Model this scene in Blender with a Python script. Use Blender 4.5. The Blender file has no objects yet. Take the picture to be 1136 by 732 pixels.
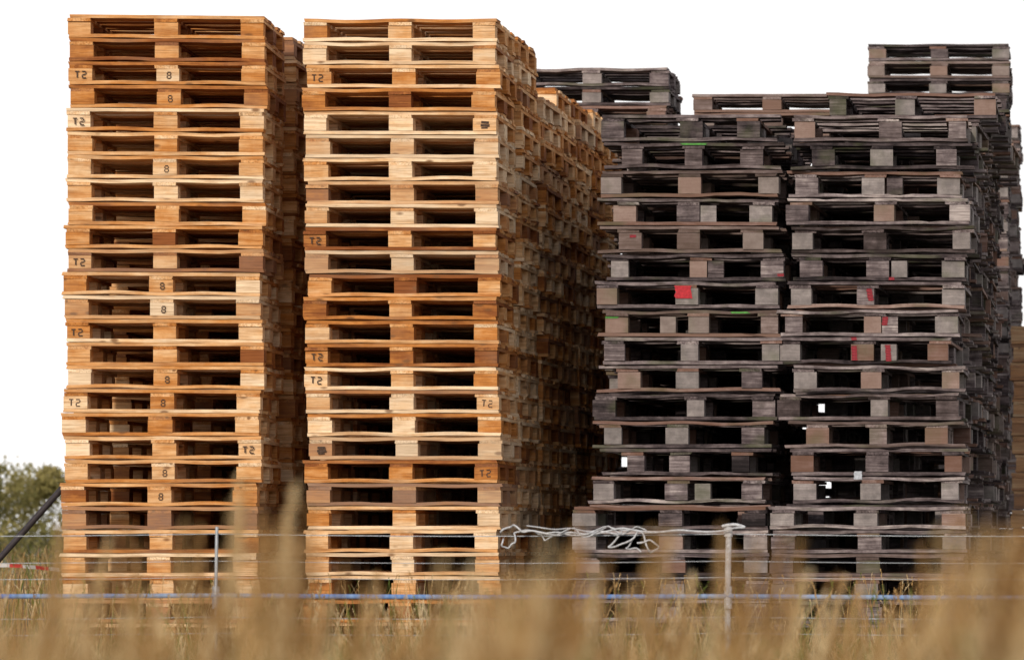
import bpy, bmesh, math, random
import numpy as np
from mathutils import Vector, Matrix
random.seed(7); np.random.seed(7)
scene=bpy.context.scene
col=scene.collection
F=4375.0; VX=1250.0; HY=590.0; ZC=0.709
def wx(px,Y): return (px-VX)*Y/F
def wz(py,Y): return ZC+(HY-py)*Y/F

# ---------------- camera ----------------
cd=bpy.data.cameras.new("camera"); cam=bpy.data.objects.new("camera",cd); col.objects.link(cam)
cam.location=(0,0,ZC); cam.rotation_euler=(math.radians(90),0,0)
cd.sensor_width=36; cd.lens=36*F/1136
cd.shift_x=-(VX-568)/1136; cd.shift_y=(HY-366)/1136
cd.clip_start=0.1; cd.clip_end=3000
cd.dof.use_dof=True; cd.dof.focus_distance=24.4; cd.dof.aperture_fstop=4.0
scene.camera=cam
scene.view_settings.view_transform='Standard'; scene.view_settings.look='None'; scene.view_settings.exposure=0

# ---------------- world ----------------
w=bpy.data.worlds.new("World"); scene.world=w; w.use_nodes=True
nt=w.node_tree; N=nt.nodes; L=nt.links; N.clear()
SE=math.radians(20); SA=math.radians(-9) # sun elevation, azimuth (negative: from camera left)
out=N.new('ShaderNodeOutputWorld'); bg=N.new('ShaderNodeBackground'); bg.inputs[1].default_value=0.1
sky=N.new('ShaderNodeTexSky'); sky.sky_type='NISHITA'; sky.sun_disc=False; sky.sun_elevation=SE; sky.sun_rotation=math.pi-SA
tc=N.new('ShaderNodeTexCoord'); sp=N.new('ShaderNodeSeparateXYZ')
mr=N.new('ShaderNodeMapRange'); mr.interpolation_type='SMOOTHSTEP'; mr.inputs[1].default_value=0.18; mr.inputs[2].default_value=0.75; mr.inputs[3].default_value=1; mr.inputs[4].default_value=0.32
mx=N.new('ShaderNodeMix'); mx.data_type='RGBA'; mx.inputs[7].default_value=(11.2,11.0,10.9,1)
L.new(tc.outputs['Generated'],sp.inputs[0]); L.new(sp.outputs[2],mr.inputs[0]); L.new(mr.outputs[0],mx.inputs[0])
L.new(sky.outputs[0],mx.inputs[6]); L.new(mx.outputs[2],bg.inputs[0]); L.new(bg.outputs[0],out.inputs[0])

sd=bpy.data.lights.new("sun",'SUN'); sd.energy=2.7; sd.angle=math.radians(5); sd.color=(1,0.92,0.8)
sun=bpy.data.objects.new("sun",sd); col.objects.link(sun)
dirv=Vector((math.sin(SA)*math.cos(SE),-math.cos(SA)*math.cos(SE),math.sin(SE)))
sun.rotation_euler=dirv.to_track_quat('Z','Y').to_euler()

# ---------------- material helpers ----------------
def newmat(name):
    m=bpy.data.materials.new(name); m.use_nodes=True
    n=m.node_tree.nodes; b=n['Principled BSDF']; b.inputs['Roughness'].default_value=0.8
    b.inputs['Specular IOR Level'].default_value=0.2
    return m,n,m.node_tree.links,b
def ramp(n,stops):
    r=n.new('ShaderNodeValToRGB'); e=r.color_ramp.elements
    e[0].position=stops[0][0]; e[0].color=(*stops[0][1],1); e[1].position=stops[-1][0]; e[1].color=(*stops[-1][1],1)
    for p,c in stops[1:-1]:
        k=e.new(p); k.color=(*c,1)
    return r
def math_(n,l,op,a,b=None,clamp=False):
    m=n.new('ShaderNodeMath'); m.operation=op; m.use_clamp=clamp
    for i,v in enumerate((a,b)):
        if v is None: continue
        if isinstance(v,(int,float)): m.inputs[i].default_value=v
        else: l.new(v,m.inputs[i])
    return m.outputs[0]
def mixc(n,l,fac,a,b,mode='MIX'):
    m=n.new('ShaderNodeMix'); m.data_type='RGBA'; m.blend_type=mode
    for i,v in ((0,fac),(6,a),(7,b)):
        if isinstance(v,(int,float)): m.inputs[i].default_value=v
        elif isinstance(v,tuple): m.inputs[i].default_value=(*v,1)
        else: l.new(v,m.inputs[i])
    return m.outputs[2]
def noise(n,l,vec,scale,detail=3,rough=.6):
    t=n.new('ShaderNodeTexNoise'); t.inputs['Scale'].default_value=scale; t.inputs['Detail'].default_value=detail; t.inputs['Roughness'].default_value=rough
    if vec is not None: l.new(vec,t.inputs['Vector'])
    return t.outputs['Fac']
def vscale(n,l,vec,s):
    m=n.new('ShaderNodeMapping'); m.inputs['Scale'].default_value=s; l.new(vec,m.inputs['Vector']); return m.outputs[0]
def attr(n,name):
    a=n.new('ShaderNodeAttribute'); a.attribute_name=name; return a

def wood_mat(name,dark):
    m,n,l,b=newmat(name)
    g=attr(n,'grain').outputs['Vector']; tone=attr(n,'tone').outputs['Fac']
    oi=n.new('ShaderNodeObjectInfo'); sc=n.new('ShaderNodeSeparateColor'); l.new(oi.outputs['Color'],sc.inputs[0])
    cmb=n.new('ShaderNodeCombineXYZ'); 
    r10=math_(n,l,'MULTIPLY',oi.outputs['Random'],37.0)
    l.new(r10,cmb.inputs[0]); l.new(r10,cmb.inputs[1]); l.new(r10,cmb.inputs[2])
    va=n.new('ShaderNodeVectorMath'); va.operation='ADD'; l.new(g,va.inputs[0]); l.new(cmb.outputs[0],va.inputs[1]); g=va.outputs[0]
    fine=noise(n,l,vscale(n,l,g,(4,90,90)),1.0,4,.65)
    mid=noise(n,l,vscale(n,l,g,(2.2,14,14)),1.0,4,.6)
    big=noise(n,l,g,2.3,3)
    blot=noise(n,l,g,13,5,.7)
    t=math_(n,l,'ADD',tone,math_(n,l,'MULTIPLY',oi.outputs['Random'],7.31)); t=math_(n,l,'FRACT',t)
    if not dark:
        k=math_(n,l,'MULTIPLY',math_(n,l,'POWER',t,1.6),.75)
        k=math_(n,l,'ADD',k,math_(n,l,'MULTIPLY',sc.outputs[0],.44))
        k=math_(n,l,'ADD',k,math_(n,l,'MULTIPLY',math_(n,l,'SUBTRACT',mid,.5),1.1))
        k=math_(n,l,'ADD',k,math_(n,l,'MULTIPLY',math_(n,l,'SUBTRACT',blot,.5),.5))
        rp=ramp(n,[(0,(.88,.66,.44)),(.2,(.80,.52,.29)),(.42,(.68,.36,.15)),(.68,(.54,.21,.05)),(1,(.25,.08,.022))]); l.new(k,rp.inputs[0])
        c=rp.outputs[0]
        fr=ramp(n,[(.32,(.48,.38,.30)),(.56,(1,1,1))]); l.new(fine,fr.inputs[0]); c=mixc(n,l,.8,c,fr.outputs[0],'MULTIPLY')
        vo=n.new('ShaderNodeTexVoronoi'); vo.inputs['Scale'].default_value=1; l.new(vscale(n,l,g,(5,11,11)),vo.inputs['Vector'])
        kr=ramp(n,[(.08,(1,1,1)),(.17,(0,0,0))]); l.new(vo.outputs['Distance'],kr.inputs[0])
        c=mixc(n,l,math_(n,l,'MULTIPLY',kr.outputs[0],.85),c,(.17,.07,.025))
        gr=ramp(n,[(.5,(0,0,0)),(.7,(1,1,1))]); l.new(big,gr.inputs[0])
        c=mixc(n,l,math_(n,l,'MULTIPLY',gr.outputs[0],.3),c,(.33,.22,.14))
        c=mixc(n,l,math_(n,l,'MULTIPLY',sc.outputs[1],.42),c,mixc(n,l,blot,(.20,.15,.11),(.48,.38,.29)))
    else:
        k=math_(n,l,'ADD',math_(n,l,'MULTIPLY',t,.52),math_(n,l,'MULTIPLY',sc.outputs[0],.45))
        k=math_(n,l,'ADD',k,math_(n,l,'MULTIPLY',math_(n,l,'SUBTRACT',mid,.5),1.3))
        k=math_(n,l,'ADD',k,math_(n,l,'MULTIPLY',math_(n,l,'SUBTRACT',blot,.5),1.1))
        rp=ramp(n,[(0,(.022,.016,.017)),(.28,(.082,.062,.063)),(.55,(.17,.132,.132)),(.8,(.30,.245,.24)),(1,(.46,.39,.365))]); l.new(k,rp.inputs[0])
        c=rp.outputs[0]
        fr=ramp(n,[(.36,(.25,.22,.23)),(.6,(1,1,1))]); l.new(fine,fr.inputs[0]); c=mixc(n,l,.85,c,fr.outputs[0],'MULTIPLY')
        bl=attr(n,'block').outputs['Fac']
        pale=math_(n,l,'MULTIPLY',bl,math_(n,l,'GREATER_THAN',math_(n,l,'FRACT',math_(n,l,'MULTIPLY',t,5.3)),.5))
        c=mixc(n,l,math_(n,l,'MULTIPLY',pale,.6),c,mixc(n,l,blot,(.07,.06,.06),(.50,.44,.41)))
        bt=math_(n,l,'GREATER_THAN',math_(n,l,'FRACT',math_(n,l,'MULTIPLY',t,9.7)),.82)
        c=mixc(n,l,math_(n,l,'MULTIPLY',bt,.5),c,(.25,.125,.08))
        c=mixc(n,l,math_(n,l,'MULTIPLY',sc.outputs[1],.4),c,(.23,.15,.115))
        mr_=ramp(n,[(.55,(0,0,0)),(.68,(1,1,1))]); l.new(big,mr_.inputs[0])
        c=mixc(n,l,math_(n,l,'MULTIPLY',mr_.outputs[0],.5),c,(.075,.085,.035))
    l.new(c,b.inputs['Base Color'])
    bp=n.new('ShaderNodeBump'); bp.inputs['Strength'].default_value=.8; bp.inputs['Distance'].default_value=.004; l.new(fine,bp.inputs['Height']); l.new(bp.outputs[0],b.inputs['Normal'])
    b.inputs['Roughness'].default_value=.85
    return m
M_new=wood_mat("new_pine_wood",False); M_old=wood_mat("weathered_wood",True)
def plain(name,c,rough=.7,metal=0,var=.3,scale=20):
    m,n,l,b=newmat(name)
    t=n.new('ShaderNodeTexCoord'); f=noise(n,l,t.outputs['Object'],scale,4)
    r=ramp(n,[(.3,tuple(x*(1-var) for x in c)),(.7,tuple(min(1,x*(1+var*.5)) for x in c))]); l.new(f,r.inputs[0]); l.new(r.outputs[0],b.inputs['Base Color'])
    b.inputs['Roughness'].default_value=rough; b.inputs['Metallic'].default_value=metal
    return m
M_ink=plain("stamp_ink",(.085,.05,.035),.8,0,.7,90)
M_red=plain("red_paint",(.45,.02,.03),.6,0,.4,60)
M_redf=plain("faded_red_paint",(.26,.025,.035),.7,0,.6,60)
M_green=plain("green_paint",(.08,.27,.05),.6,0,.5,50)
M_label=plain("paper_label",(.42,.44,.48),.6,0,.4,60)

# ---------------- mesh builder ----------------
class MB:
    def __init__(s): s.v=[];s.f=[];s.t=[];s.g=[];s.b=[]; s.chip=0
    def board(s,c,dim,axis,tone,segs=1,bend=0,rz=0,rx=0,cut=None,span=0,blk=0):
        Lh=dim[0]; W=dim[1]; H=dim[2]
        off=(random.uniform(0,50),random.uniform(0,50),random.uniform(0,50))
        b0=len(s.v); n=segs+1
        ca,sa=math.cos(rz),math.sin(rz)
        for i in range(n):
            u=-Lh/2+Lh*i/segs; tt=2*i/segs-1
            dz=bend*(1-tt*tt)+rx*tt+span*math.sin(math.pi*abs(tt))**2*(1 if tt<0 else .7)
            for (v,h) in ((-W/2,-H/2),(W/2,-H/2),(W/2,H/2),(-W/2,H/2)):
                if s.chip and segs>1:
                    q=s.chip*(3 if random.random()<.12 else 1)
                    v-=math.copysign(abs(random.gauss(0,q)),v); h-=math.copysign(abs(random.gauss(0,q*.6)),h)
                uu=u; vv=v
                if cut and i in(0,n-1): uu=u+ (random.uniform(-.006,.006))
                x=uu*ca-vv*sa; y=uu*sa+vv*ca; z=h+dz
                if axis=='Y': x,y=-y,x
                s.v.append((c[0]+x,c[1]+y,c[2]+z)); s.t.append(tone); s.b.append(blk)
                s.g.append((uu+off[0],v+off[1],h+off[2]))
        for i in range(segs):
            a=b0+4*i; d=a+4
            for j in range(4):
                k=(j+1)%4; s.f.append((a+j,d+j,d+k,a+k))
        s.f.append((b0,b0+1,b0+2,b0+3)); e=b0+4*segs; s.f.append((e+3,e+2,e+1,e))
    def mesh(s,name,mat):
        me=bpy.data.meshes.new(name); me.from_pydata(s.v,[],s.f); 
        a=me.attributes.new('tone','FLOAT','POINT'); a.data.foreach_set('value',np.array(s.t,dtype=np.float32))
        a=me.attributes.new('block','FLOAT','POINT'); a.data.foreach_set('value',np.array(s.b,dtype=np.float32))
        g=me.attributes.new('grain','FLOAT_VECTOR','POINT'); g.data.foreach_set('vector',np.array(s.g,dtype=np.float32).ravel())
        bm=bmesh.new(); bm.from_mesh(me); bmesh.ops.recalc_face_normals(bm,faces=bm.faces); bm.to_mesh(me); bm.free()
        me.materials.append(mat); return me

def pallet(name,W,D,h,mat,rough,inset=0,cshift=0,extra=0):
    m=MB(); J=lambda a: random.uniform(-a,a)*rough
    m.chip=.0007 if rough<1.5 else (.0015 if rough<2 else .0024)
    sk,bl,st,dk=h; e=.0006
    xs=[-(W/2-.0725-inset),cshift,W/2-.0725-inset*random.choice((.2,1))]; ys=(-(D/2-.05),0,D/2-.05); yw=(.1,.145,.1)
    R=random.random
    for y,wd in zip(ys,yw):
        m.board((J(.003),y+J(.003),sk/2),(W+J(.007),wd-.002,sk-e),'X',R(),14,0,J(.002),J(.0012),True,span=random.choice((0,.004,.007,.010))*min(rough,1.4))
    z=sk+bl/2
    for x in xs:
        for y,wd in zip(ys,yw):
            bw=.145 if rough<2 else random.choice((.145,.145,.13,.11))
            if rough<1.5: bw=random.choice((.145,.145,.145,.138,.150))
            m.board((x+J(.006),y+J(.003)+.003,z),(bw,wd-.004,bl-e),'X',R(),1,0,J(.016),blk=1)
    if extra: m.board((extra,ys[0]+.004,z),(.1,.09,bl-e),'X',R(),1,0,J(.02),blk=1)
    z=sk+bl+st/2
    for x in xs: m.board((x+J(.005),J(.004),z),(D-.002+J(.005),.143,st-e),'Y',R(),3,J(.001),J(.003),0,True)
    z=sk+bl+st+dk/2
    n5=(.145,.1,.145,.1,.145); 
    g=(D-sum(n5))/4; y=-D/2
    for i,wd in enumerate(n5):
        cy=y+wd/2; y+=wd+g
        if rough>2 and i in(1,2,3) and random.random()<.12: continue
        m.board((J(.006),cy+J(.005),z+J(.0004)),(W+J(.008),wd-J(.004),dk-e),'X',R(),14,0,J(.003),J(.0015),True,span=-random.choice((0,.003,.006,.009))*min(rough,1.4))
    return m.mesh(name,mat)
NEW=[pallet("new_pallet",1.2,.8,(.022,.078,.022,.022),M_new,1) for _ in range(22)]
OLD=[pallet("old_pallet",1.2,.8,(.022,.078,.022,.022),M_old,1.8) for _ in range(10)]
BIG=[]
for k in range(22):
    BIG.append(pallet("old_large_pallet",random.choice((1.14,1.12,1.16,1.09)),1.0,(.024,.105,.023,.022),M_old,2.6,inset=random.choice((0,0,.05,.11,.13)),cshift=random.choice((0,0,.03,-.05,.06)),extra=random.choice((0,0,0,0,.13,-.14,.16))))

def stroke_mesh(strokes,mat,name,s=.8):
    vs=[];fs=[]
    for (x0,z0,x1,z1,wd) in strokes:
        x0*=s;z0*=s;x1*=s;z1*=s;wd*=s
        d=Vector((x1-x0,z1-z0)); p=Vector((-d.y,d.x)).normalized()*wd/2; b=len(vs)
        for q in ((x0+p.x,z0+p.y),(x0-p.x,z0-p.y),(x1-p.x,z1-p.y),(x1+p.x,z1+p.y)): vs.append((q[0],0,q[1]))
        fs.append((b,b+1,b+2,b+3))
    me=bpy.data.meshes.new(name); me.from_pydata(vs,[],fs); me.materials.append(mat); return me
ST1=stroke_mesh([(-.045,.024,-.012,.024,.009),(-.028,.019,-.028,-.024,.010),(.008,.024,.036,.024,.009),(.038,.019,.038,.004,.009),(.036,.002,.012,-.002,.009),(.010,-.004,.010,-.022,.009),(.010,-.027,.040,-.027,.009)],M_ink,"stamp",.8)
ST2=stroke_mesh([(-.012,.022,.012,.022,.009),(-.014,.017,-.012,.002,.008),(.014,.017,.012,.002,.008),(-.01,-.002,.012,-.002,.008),(-.014,-.005,-.014,-.022,.008),(.014,-.005,.014,-.022,.008),(-.012,-.026,.012,-.026,.008)],M_ink,"stamp",.8)
ST3=stroke_mesh([(-.03,.02,.03,.015,.02),(-.035,-.005,.035,-.008,.02),(-.03,-.025,.02,-.025,.012)],M_ink,"stamp")

def rectmesh(wd,ht,mat,name):
    me=bpy.data.meshes.new(name); n=7; vs=[]
    for i in range(n): vs.append((-wd/2+random.uniform(-.08,.08)*wd,0,-ht/2+ht*i/(n-1)))
    for i in range(n): vs.append((wd/2+random.uniform(-.08,.08)*wd,0,-ht/2+ht*i/(n-1)))
    me.from_pydata(vs,[],[(i,n+i,n+i+1,i+1) for i in range(n-1)]); me.materials.append(mat); return me
def stack(name,lib,cx,Yf,D,n,pitch,jx=.008,jr=.4,yaw=0,lean=0,tone=None,walk=0,xoff=None,stamps=None,seed=0,brown=None):
    rs=random.Random(seed)
    e=bpy.data.objects.new(name,None); e.empty_display_size=.3; col.objects.link(e)
    e.location=(cx,Yf+D/2,0.0); e.rotation_euler=(0,0,math.radians(yaw))
    wk=0; last=None
    for i in range(n):
        me=rs.choice(lib)
        while me is last: me=rs.choice(lib)
        last=me
        o=bpy.data.objects.new("pallet",me); col.objects.link(o); o.parent=e
        wk+=rs.uniform(-walk,walk); wk*=.85
        dx=rs.gauss(0,jx)+wk+lean*(i/n)+(xoff(i) if xoff else 0)
        dy=rs.gauss(0,jx*.6)
        o.location=(dx,dy,i*pitch+.002)
        flip=math.pi if rs.random()<.5 else 0
        o.rotation_euler=(rs.gauss(0,.0012),rs.gauss(0,.0018),flip+math.radians(rs.gauss(0,jr)))
        tv=tone(i,rs) if tone else rs.random()
        gv=brown if brown is not None else (rs.random() if rs.random()<.25 else 0)
        o.color=(tv,gv,rs.random(),1)
        if stamps and i in stamps:
            for which,bx in stamps[i]:
                so=bpy.data.objects.new("stamp",which); col.objects.link(so); so.parent=e
                so.location=(dx+bx,dy-D/2-.0055,i*pitch+.062); so.rotation_euler=(0,rs.gauss(0,.06),0)
    return e

def newtone(i,rs):
    r=rs.random()
    return rs.uniform(-.2,.15) if r<.55 else (rs.uniform(.3,.65) if r<.75 else rs.uniform(.85,1.25))
def idx(py,Y,pitch): return int(round((wz(py,Y)-pitch/2)/pitch))
P=.144
c1x=(wx(65,24.4)+wx(280,24.4))/2
st1={}
for py in (75,143,300,370,458,483): st1.setdefault(idx(py,24.4,P),[]).append((ST1,-.5275))
for py in (505,): st1.setdefault(idx(py,24.4,P),[]).append((ST1,.5275))
for py in (95,120,185,322,348,415,437,528,553): st1.setdefault(idx(py,24.4,P),[]).append((ST2,0.01))
stack("wooden_pallet_stack",NEW,c1x,24.4,.8,27,P+.0006,.011,.4,3.5,.05,newtone,0.003,None,st1,seed=3)
for k in range(3):
    stack("wooden_pallet_stack",NEW,wx(315,25.3)-.6,25.50+.93*k,.8,27,P+.0006,.009,.5,.3,.03,lambda i,r:min(1,newtone(i,r)+.3),0.002,seed=20+k)
c2x=(wx(338,24.6)+wx(550,24.6))/2
st2={}
for py in (77,279,392,416,555): st2.setdefault(idx(py,24.6,P),[]).append((ST1,-.5275))
for py in (438,533): st2.setdefault(idx(py,24.6,P),[]).append((ST1,.5275))
st2.setdefault(idx(486,24.6,P),[]).append((ST3,-.5275)); st2.setdefault(idx(145,24.6,P),[]).append((ST3,.5275))
stack("wooden_pallet_stack",NEW,c2x,24.6,.8,27,P+.0008,.011,.45,.6,0,newtone,0.003,None,st2,seed=5)
stack("wooden_pallet_stack",NEW,c2x+.01,25.49,.8,27,P+.0006,.012,.5,0,0,newtone,0.002,seed=6)
for k in range(5):
    stack("wooden_pallet_stack",NEW,c2x+.02,26.36+.84*k,.8,26 if k else 25,P+.0006+.0005*k,.016,.8,0,0,lambda i,r:min(1.1,newtone(i,r)+.3),0.006,seed=7+k)

# weathered stacks
PB=.178
d1x=wx(764,25.2); d2x=wx(977,25.2)
def off1(i): return -.045 if i<10 else (-.01 if i<14 else .015)
def off2(i): return -.03 if i<10 else (-.04 if i<13 else .015)
for k in range(4):
    stack("weathered_pallet_stack",BIG,d1x+(0 if k==0 else -.03),25.25+1.05*k,1.0,19,PB,.024,1.2,0,0,None,.016,off1,seed=40+k)
for k in range(6):
    pk=PB if k==0 else .1822
    stack("weathered_pallet_stack",BIG,d2x+(0 if k==0 else .02),25.25+1.05*k,1.0,19 if k in(0,) else 20,pk,.026,1.2,0,0,None,.016,off2 if k==0 else (lambda i:.13 if i>=19 else -.01),seed=50+k)
for a,b_,s_ in ((635,850,60),(858,1070,61)):
    stack("weathered_pallet_stack",OLD,(wx(a,24.35)+wx(b_,24.35))/2,24.35,.8,6,.1445,.01,.5,0,0,None,0,seed=s_)
stack("weathered_pallet_stack",OLD,wx(740,30.3)-.6,30.3,.8,29,.1475,.012,.6,0,0,None,0,seed=70)
stack("weathered_pallet_stack",OLD,wx(770,30.3)+.6,30.3,.8,28,.1454,.012,.6,0,0,None,0,seed=71,brown=.9)
stack("weathered_pallet_stack",OLD,(wx(962,33.6)+wx(1118,33.6))/2,33.6,.8,33,.1475,.008,.4,0,0,None,0,seed=72)
stack("weathered_pallet_stack",OLD,wx(1130,36)-.6,36,.8,30,.1475,.012,.6,0,0,None,0,seed=73)
stack("wooden_pallet_stack",NEW,wx(1123,32)+.6,32,.8,16,.149,.012,.6,0,0,lambda i,r:.6+.4*r.random(),0,seed=74,brown=1.0)

# paint marks / labels laid on the real faces of the weathered pallets
bpy.context.view_layer.update()
dg=bpy.context.evaluated_depsgraph_get()
marks=bpy.data.objects.new("paint_marks_and_labels",None); col.objects.link(marks)
def mark(px,py,wpx,hpx,mat,name,rot=0,R=30):
    best=None
    for r in range(0,R,2):
        for a in range(16):
            qx=px+r*math.cos(a*math.pi/8); qy=py+r*math.sin(a*math.pi/8)*.8
            ok=True; ys=[]
            for dx,dy in ((0,0),(-.42,-.4),(.42,-.4),(.42,.4),(-.42,.4)):
                X=qx+dx*wpx; Yp=qy+dy*hpx
                d=Vector((wx(X,1),1,wz(Yp,1)-ZC)).normalized()
                h,loc,nor,_,ob,_=scene.ray_cast(dg,cam.location,d)
                if not h or nor.y>-.90 or loc.y>25.5: ok=False;break
                ys.append(loc.y)
            if ok and max(ys)-min(ys)<.03: best=(qx,qy,min(ys)); break
        if best: break
    if not best: return
    qx,qy,Y=best; Y-=.006
    o=bpy.data.objects.new(name,rectmesh(wpx*Y/F,hpx*Y/F,mat,name)); col.objects.link(o); o.parent=marks
    o.location=(wx(qx,Y),Y,wz(qy,Y)); o.rotation_euler=(0,rot,0)
mark(750,324,18,14,M_red,"red_painted_block")
for (x0,y0,x1,y1) in ((990,300,986,336),(984,338,981,362),(947,366,948,398),(984,372,986,402),(963,315,966,332)):
    k=int((y1-y0)/3)
    for i in range(k+1):
        u=i/k; mark(x0+(x1-x0)*u,y0+(y1-y0)*u,6,3.2,M_redf,"red_stripe",0,1)
for (x,y,a) in ((770,160,28),(828,360,20),(677,352,14)): mark(x,y,a,2.0,M_green,"green_edge")
for (x,y) in ((872,305),(702,262)): mark(x,y,7,3,M_redf,"red_edge")
mark(948,527,9,9,M_label,"paper_label")

# ---------------- ground ----------------
m,n,l,b=newmat("grassy_ground"); t=n.new('ShaderNodeTexCoord')
f1=noise(n,l,t.outputs['Object'],.5,6); f2=noise(n,l,t.outputs['Object'],14,5)
r1=ramp(n,[(.35,(.07,.075,.03)),(.55,(.13,.11,.055)),(.7,(.16,.13,.09))]); l.new(f1,r1.inputs[0])
r2=ramp(n,[(.3,(.5,.5,.5)),(.7,(1.1,1.1,1.1))]); l.new(f2,r2.inputs[0])
l.new(mixc(n,l,1.0,r1.outputs[0],r2.outputs[0],'MULTIPLY'),b.inputs['Base Color'])
bm=bmesh.new()
xs=[-900,-300,-100,-50]+list(np.arange(-30,31,1.5))+[50,100,300,900]; ys=[-60,-20]+list(np.arange(-6,60,1.5))+[80,150,400,1500]
vv=[[bm.verts.new((x,y,(0.03*math.sin(x*.9)*math.cos(y*.7) if y<23 and y>-6 else 0)-.004)) for x in xs] for y in ys]
for j in range(len(ys)-1):
    for i in range(len(xs)-1): bm.faces.new((vv[j][i],vv[j][i+1],vv[j+1][i+1],vv[j+1][i]))
me=bpy.data.meshes.new("ground"); bm.to_mesh(me); bm.free(); me.materials.append(m)
for p_ in me.polygons: p_.use_smooth=True
g=bpy.data.objects.new("ground",me); col.objects.link(g)

# ---------------- foliage ----------------
def leafmat(name,stops,trans=.35):
    m,n,l,b=newmat(name); a=attr(n,'tone').outputs['Fac']
    r=ramp(n,stops); l.new(a,r.inputs[0]); l.new(r.outputs[0],b.inputs['Base Color'])
    tr=n.new('ShaderNodeBsdfTranslucent'); l.new(r.outputs[0],tr.inputs[0]); ms=n.new('ShaderNodeMixShader'); ms.inputs[0].default_value=trans
    l.new(b.outputs[0],ms.inputs[1]); l.new(tr.outputs[0],ms.inputs[2]); l.new(ms.outputs[0],n['Material Output'].inputs[0]); return m
M_grass=leafmat("dry_grass",[(0,(.09,.13,.025)),(.14,(.20,.22,.045)),(.2,(.20,.11,.04)),(.45,(.40,.22,.08)),(.75,(.56,.36,.15)),(1,(.78,.62,.38))])
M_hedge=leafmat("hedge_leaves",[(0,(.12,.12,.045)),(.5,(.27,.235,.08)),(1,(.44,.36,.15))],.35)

class GB:
    def __init__(s): s.v=[];s.f=[];s.t=[]
    def blade(s,x,y,h,w,lean,ang,tone,segs=5,head=0,curl=1.6):
        b=len(s.v); dx,dy=math.cos(ang)*lean,math.sin(ang)*lean
        fa=random.uniform(0,math.pi); fx,fy=math.cos(fa),math.sin(fa)
        pts=[]
        for i in range(segs+1):
            u=i/segs; k=u**curl; px=x+dx*k; py=y+dy*k; pz=h*(u-.12*lean/h*u*u)
            ww=w*(1-u*.85)/2; pts.append((px,py,pz))
            s.v+= [(px-fx*ww,py-fy*ww,pz),(px+fx*ww,py+fy*ww,pz)]; s.t+=[tone,tone]
        for i in range(segs): a=b+2*i; s.f.append((a,a+1,a+3,a+2))
        if head:
            (x1,y1,z1)=pts[-1]; (x0,y0,z0)=pts[-2]; d=Vector((x1-x0,y1-y0,z1-z0)).normalized()
            nb=int(head[0]); Lh=head[1]; wd=head[2]
            tip=Vector((x1,y1,z1))
            for j in range(nb):
                u=j/nb; c=tip-d*Lh*(1-u)*.9
                a=random.uniform(0,2*math.pi); sp=wd*(1-.7*u)*random.uniform(.5,1)
                o=Vector((math.cos(a)*sp,math.sin(a)*sp,random.uniform(.4,1.3)*sp+.008)) + Vector((dx,dy,0))*.05
                q=Vector((-math.sin(a),math.cos(a),0))*random.uniform(.0015,.004)
                b=len(s.v); mid=c+o*.55
                for p in (c-q*.3,mid-q,c+o,mid+q): s.v.append(tuple(p)); s.t.append(min(1,tone+random.uniform(-.05,.2)) if tone>.2 else tone)
                s.f.append((b,b+1,b+2,b+3))
    def obj(s,name,mat):
        me=bpy.data.meshes.new(name); me.from_pydata(s.v,[],s.f); a=me.attributes.new('tone','FLOAT','POINT'); a.data.foreach_set('value',np.array(s.t,dtype=np.float32))
        me.materials.append(mat); o=bpy.data.objects.new(name,me); col.objects.link(o); return o
U=random.uniform
def gtone(): 
    return U(0,.15) if random.random()<.16 else U(.2,1)
G=GB()
for i in range(8500):
    Y=U(19.5,24.2); x=U(-.33*Y,.06*Y); px=x/Y*F+VX
    dens=1 if (260<px<600 or px<60) else .5
    big=random.random()
    h=U(.06,.2) if big<1-.25*dens else U(.18,.5)
    G.blade(x,Y,h,U(.004,.011),U(.02,.2),U(0,6.28),U(0,.15) if random.random()<.3 else U(.2,1),5,(8,.06,.014) if big>.9 else 0)
for i in range(8500):
    Y=U(10,19.5); x=U(-.36*Y,.09*Y); big=random.random()
    top=.34 if big<.75 else .54
    G.blade(x,Y,U(.4,1)*top,U(.004,.009),U(.03,.22),U(0,6.28),gtone(),4,(14,.10,.022) if big>.8 else 0)
for i in range(5400):
    Y=U(3.2,10); x=U(-.36*Y-.5,.09*Y+.5); big=random.random()
    hmax=max(.15,ZC-((98 if big<.85 else 70)*Y/F))
    G.blade(x,Y,U(.5,1)*hmax,U(.003,.007),U(.03,.2),U(0,6.28),gtone(),5,(24,.13,.02) if big>.75 else 0)
for i in range(1500):
    Y=U(25,50); x=U(-.36*Y,-.265*Y)
    G.blade(x,Y,U(.2,.6),U(.01,.02),U(.03,.2),U(0,6.28),gtone(),3,(8,.1,.03))
for (px,py,Y,nn) in ((95,575,6.2,10),(120,640,4.4,7),(165,640,7,8),(215,570,6.0,7),(30,640,5,9),(320,545,5.0,10),(345,580,5.6,9),(300,520,6.5,6),(395,630,7.5,7),
    (460,640,8,8),(540,620,4.6,10),(570,600,4.2,15),(600,630,4.4,12),(640,660,6.5,9),(690,580,5.5,10),(700,630,6.6,8),(760,630,7.5,7),(840,580,5.6,10),(860,620,6.6,8),
    (930,630,8,8),(1000,660,7,8),(1060,605,6,10),(1095,560,4.6,12),(1125,580,4.4,12),(1020,680,6,8),(480,680,5,8),(240,670,6,8),(60,680,4.6,8),(150,690,4,6),(420,695,5,6),(780,690,4,6),(960,695,5,6)):
    for j in range(nn):
        yy=Y+U(-.4,.4); x=wx(px+random.gauss(0,16),yy); h=wz(py+abs(random.gauss(0,40)),yy)
        tn=U(.2,.9)
        G.blade(x-.06,yy,h,U(.003,.006),.06+U(-.05,.06),U(-.3,.3),tn,6,(44,.17,.028))
G.obj("dry_grass",M_grass)

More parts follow.
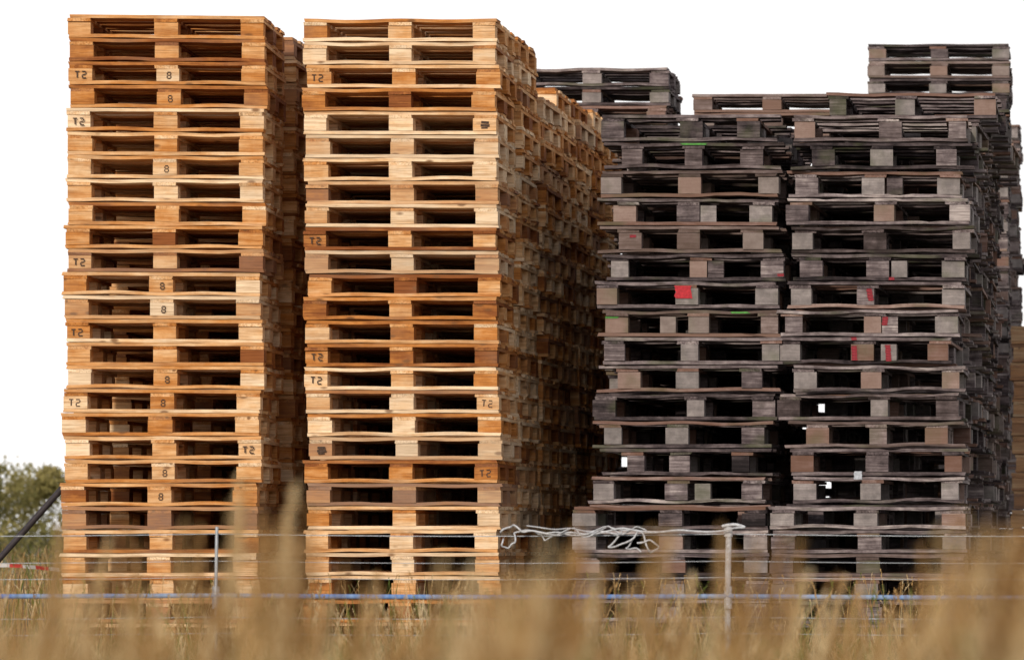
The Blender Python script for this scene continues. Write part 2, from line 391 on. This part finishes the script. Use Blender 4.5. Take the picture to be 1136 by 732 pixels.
Hh=GB()
for c in range(210):
    cx=U(-27,-9); cy=U(60,68); r=U(.35,.75); cz=U(.1,1.2)+.25*math.sin(cx*1.3)
    if random.random()<.25: cz=U(1.2,1.65); r=U(.2,.42)
    ct=U(0,.7)
    for k in range(460):
        d=Vector((random.gauss(0,1),random.gauss(0,1),random.gauss(0,1))).normalized()*r*(U(.3,1)**.4)*U(.85,1.15)
        p=Vector((cx,cy,cz))+Vector((d.x,d.y,d.z*.85)); 
        if p.z<0: continue
        s_=U(.025,.06); a=Vector((U(-1,1),U(-1,1),U(-1,1))).normalized()*s_; bb=Vector((U(-1,1),U(-1,1),U(-1,1))).normalized()*s_*.6
        b0=len(Hh.v)
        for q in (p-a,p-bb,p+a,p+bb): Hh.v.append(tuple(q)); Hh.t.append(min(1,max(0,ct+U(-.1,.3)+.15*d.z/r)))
        Hh.f.append((b0,b0+1,b0+2,b0+3))
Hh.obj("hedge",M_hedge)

def tube(name,pts,r,mat,parent=None,smooth=False):
    cu=bpy.data.curves.new(name,'CURVE'); cu.dimensions='3D'; cu.bevel_depth=r; cu.bevel_resolution=3; cu.use_fill_caps=True
    s=cu.splines.new('NURBS' if smooth else 'POLY'); s.points.add(len(pts)-1)
    for i,p in enumerate(pts): s.points[i].co=(*p,1)
    if smooth: s.use_endpoint_u=True; s.order_u=3
    cu.materials.append(mat); o=bpy.data.objects.new(name,cu); col.objects.link(o)
    if parent: o.parent=parent
    return o
# ---------------- fence ----------------
M_white=plain("white_plastic",(.52,.52,.54),.5,0,.4,60); M_galv=plain("galvanised_steel",(.42,.44,.47),.45,.6,.3,30)
m,n,l,b=newmat("blue_rope"); t=n.new('ShaderNodeTexCoord'); wv=n.new('ShaderNodeTexWave'); wv.inputs['Scale'].default_value=9; wv.inputs['Distortion'].default_value=3; l.new(t.outputs['Object'],wv.inputs['Vector'])
f1=noise(n,l,vscale(n,l,t.outputs['Object'],(1.3,1,1)),1.0,3); r=ramp(n,[(.42,(.22,.29,.41)),(.6,(.05,.16,.45))]); l.new(f1,r.inputs[0])
l.new(mixc(n,l,math_(n,l,'MULTIPLY',wv.outputs['Fac'],.25),r.outputs[0],(.38,.45,.54)),b.inputs['Base Color']); M_blue=m
fence=bpy.data.objects.new("wire_fence",None); col.objects.link(fence)
YF=20.0
posts=[-900,-328,240,808,1376]
rope=[]
for k in range(-4,60):
    px=-900+k*40; d=((px-240)%568)/568; sag=math.sin(d*math.pi)*.006
    rope.append((wx(px,YF),YF-.02,wz(660.5+.0035*(px-568)*.4,YF)-sag))
tube("blue_rope",rope,.0125,M_blue,fence)
for px in posts:
    x=wx(px,YF); zt=wz(584,YF)
    rr=.015 if px!=240 else .008
    tube("post",[(x,YF,0),(x-.004,YF,zt*.5),(x+.003,YF,zt)],rr,M_white if px!=240 else M_galv,fence)
    if px!=240:
        tube("insulator",[(x,YF,zt-.05),(x,YF,zt-.005)],.022,M_white,fence)
        tube("cap_hook",[(x-.03,YF-.01,zt+.002),(x,YF-.012,zt+.01),(x+.05,YF-.01,zt+.012),(x+.085,YF-.01,zt-.004)],.008,M_white,fence,True)
    tube("clamp",[(x,YF-.012,wz(675,YF)),(x,YF-.012,wz(650,YF))],.02,M_galv if px==240 else M_white,fence)
for zpy,rad in ((592,.0022),(622,.0016),(640,.0016),(684,.002),(702,.002)):
    pts=[(wx(-900+k*71,YF),YF+.01,wz(zpy,YF)-.012*math.sin((((-900+k*71)-240)%568)/568*math.pi)) for k in range(0,33)]
    tube("strand",pts,rad,M_galv,fence)
def path(lst):
    out=[]
    for i in range(len(lst)-1):
        for u in (0,.5): 
            a=lst[i][0]*(1-u)+lst[i+1][0]*u; b_=lst[i][1]*(1-u)+lst[i+1][1]*u
            out.append((wx(a+U(-1.5,1.5),YF),YF-.03+U(-.03,.03),wz(b_+U(-2,2),YF)))
    out.append((wx(lst[-1][0],YF),YF-.03,wz(lst[-1][1],YF))); return out
tube("twine",path([(556,590),(562,585),(572,583),(580,590),(598,588),(620,593),(640,590),(660,592),(690,586),(712,590),(735,588),(770,590),(808,587),(826,585)]),.0048,M_white,fence,True)
tube("twine",path([(560,596),(558,604),(566,608),(574,600),(570,590),(584,586),(600,594),(622,590),(642,594),(664,589),(684,594),(700,588)]),.004,M_white,fence,True)
tube("twine",path([(690,588),(684,598),(676,606),(690,604),(704,596),(712,588),(716,600),(722,612),(732,608),(720,598),(708,602)]),.0045,M_white,fence,True)
tube("twine",path([(585,584),(610,586),(630,586),(655,590),(672,584),(694,590),(706,584),(718,588)]),.003,M_white,fence,True)
tube("twine",path([(700,600),(694,610),(704,606),(712,612)]),.0035,M_white,fence,True)
tube("twine",path([(600,590),(606,600),(618,594),(636,584),(648,596),(664,590),(676,582),(690,592)]),.003,M_white,fence,True)

# leaning pole + barrier tape
M_dark=plain("dark_steel",(.06,.05,.055),.6,.3,.4,10)
YP=27.5
pl=bpy.data.objects.new("leaning_pole",None); col.objects.link(pl)
tube("shaft",[(wx(-75,YP),YP,0),(wx(72,YP),YP,wz(538,YP))],.022,M_dark,pl)
tube("foot",[(wx(-80,YP),YP,.015),(wx(-50,YP),YP,.02)],.05,M_dark,pl)
m,n,l,b=newmat("red_white_tape"); t=n.new('ShaderNodeTexCoord'); sx=n.new('ShaderNodeSeparateXYZ'); l.new(t.outputs['Object'],sx.inputs[0])
s_=math_(n,l,'GREATER_THAN',math_(n,l,'FRACT',math_(n,l,'MULTIPLY',sx.outputs[0],5)),.5)
l.new(mixc(n,l,s_,(.5,.47,.45),(.42,.05,.04)),b.inputs['Base Color']); M_tape=m
Yt=30; bm=bmesh.new(); prev=None
for k in range(40):
    px=-500+k*14.5; z=wz(629+3*math.sin(k*.5)+.02*k,Yt); tw=.01*math.sin(k*.8)
    a=bm.verts.new((wx(px,Yt),Yt+tw,z+.014)); c=bm.verts.new((wx(px,Yt),Yt-tw,z-.014))
    if prev: bm.faces.new((prev[0],a,c,prev[1]))
    prev=(a,c)
me=bpy.data.meshes.new("barrier_tape"); bm.to_mesh(me); bm.free(); me.materials.append(M_tape)
o=bpy.data.objects.new("barrier_tape",me); col.objects.link(o)
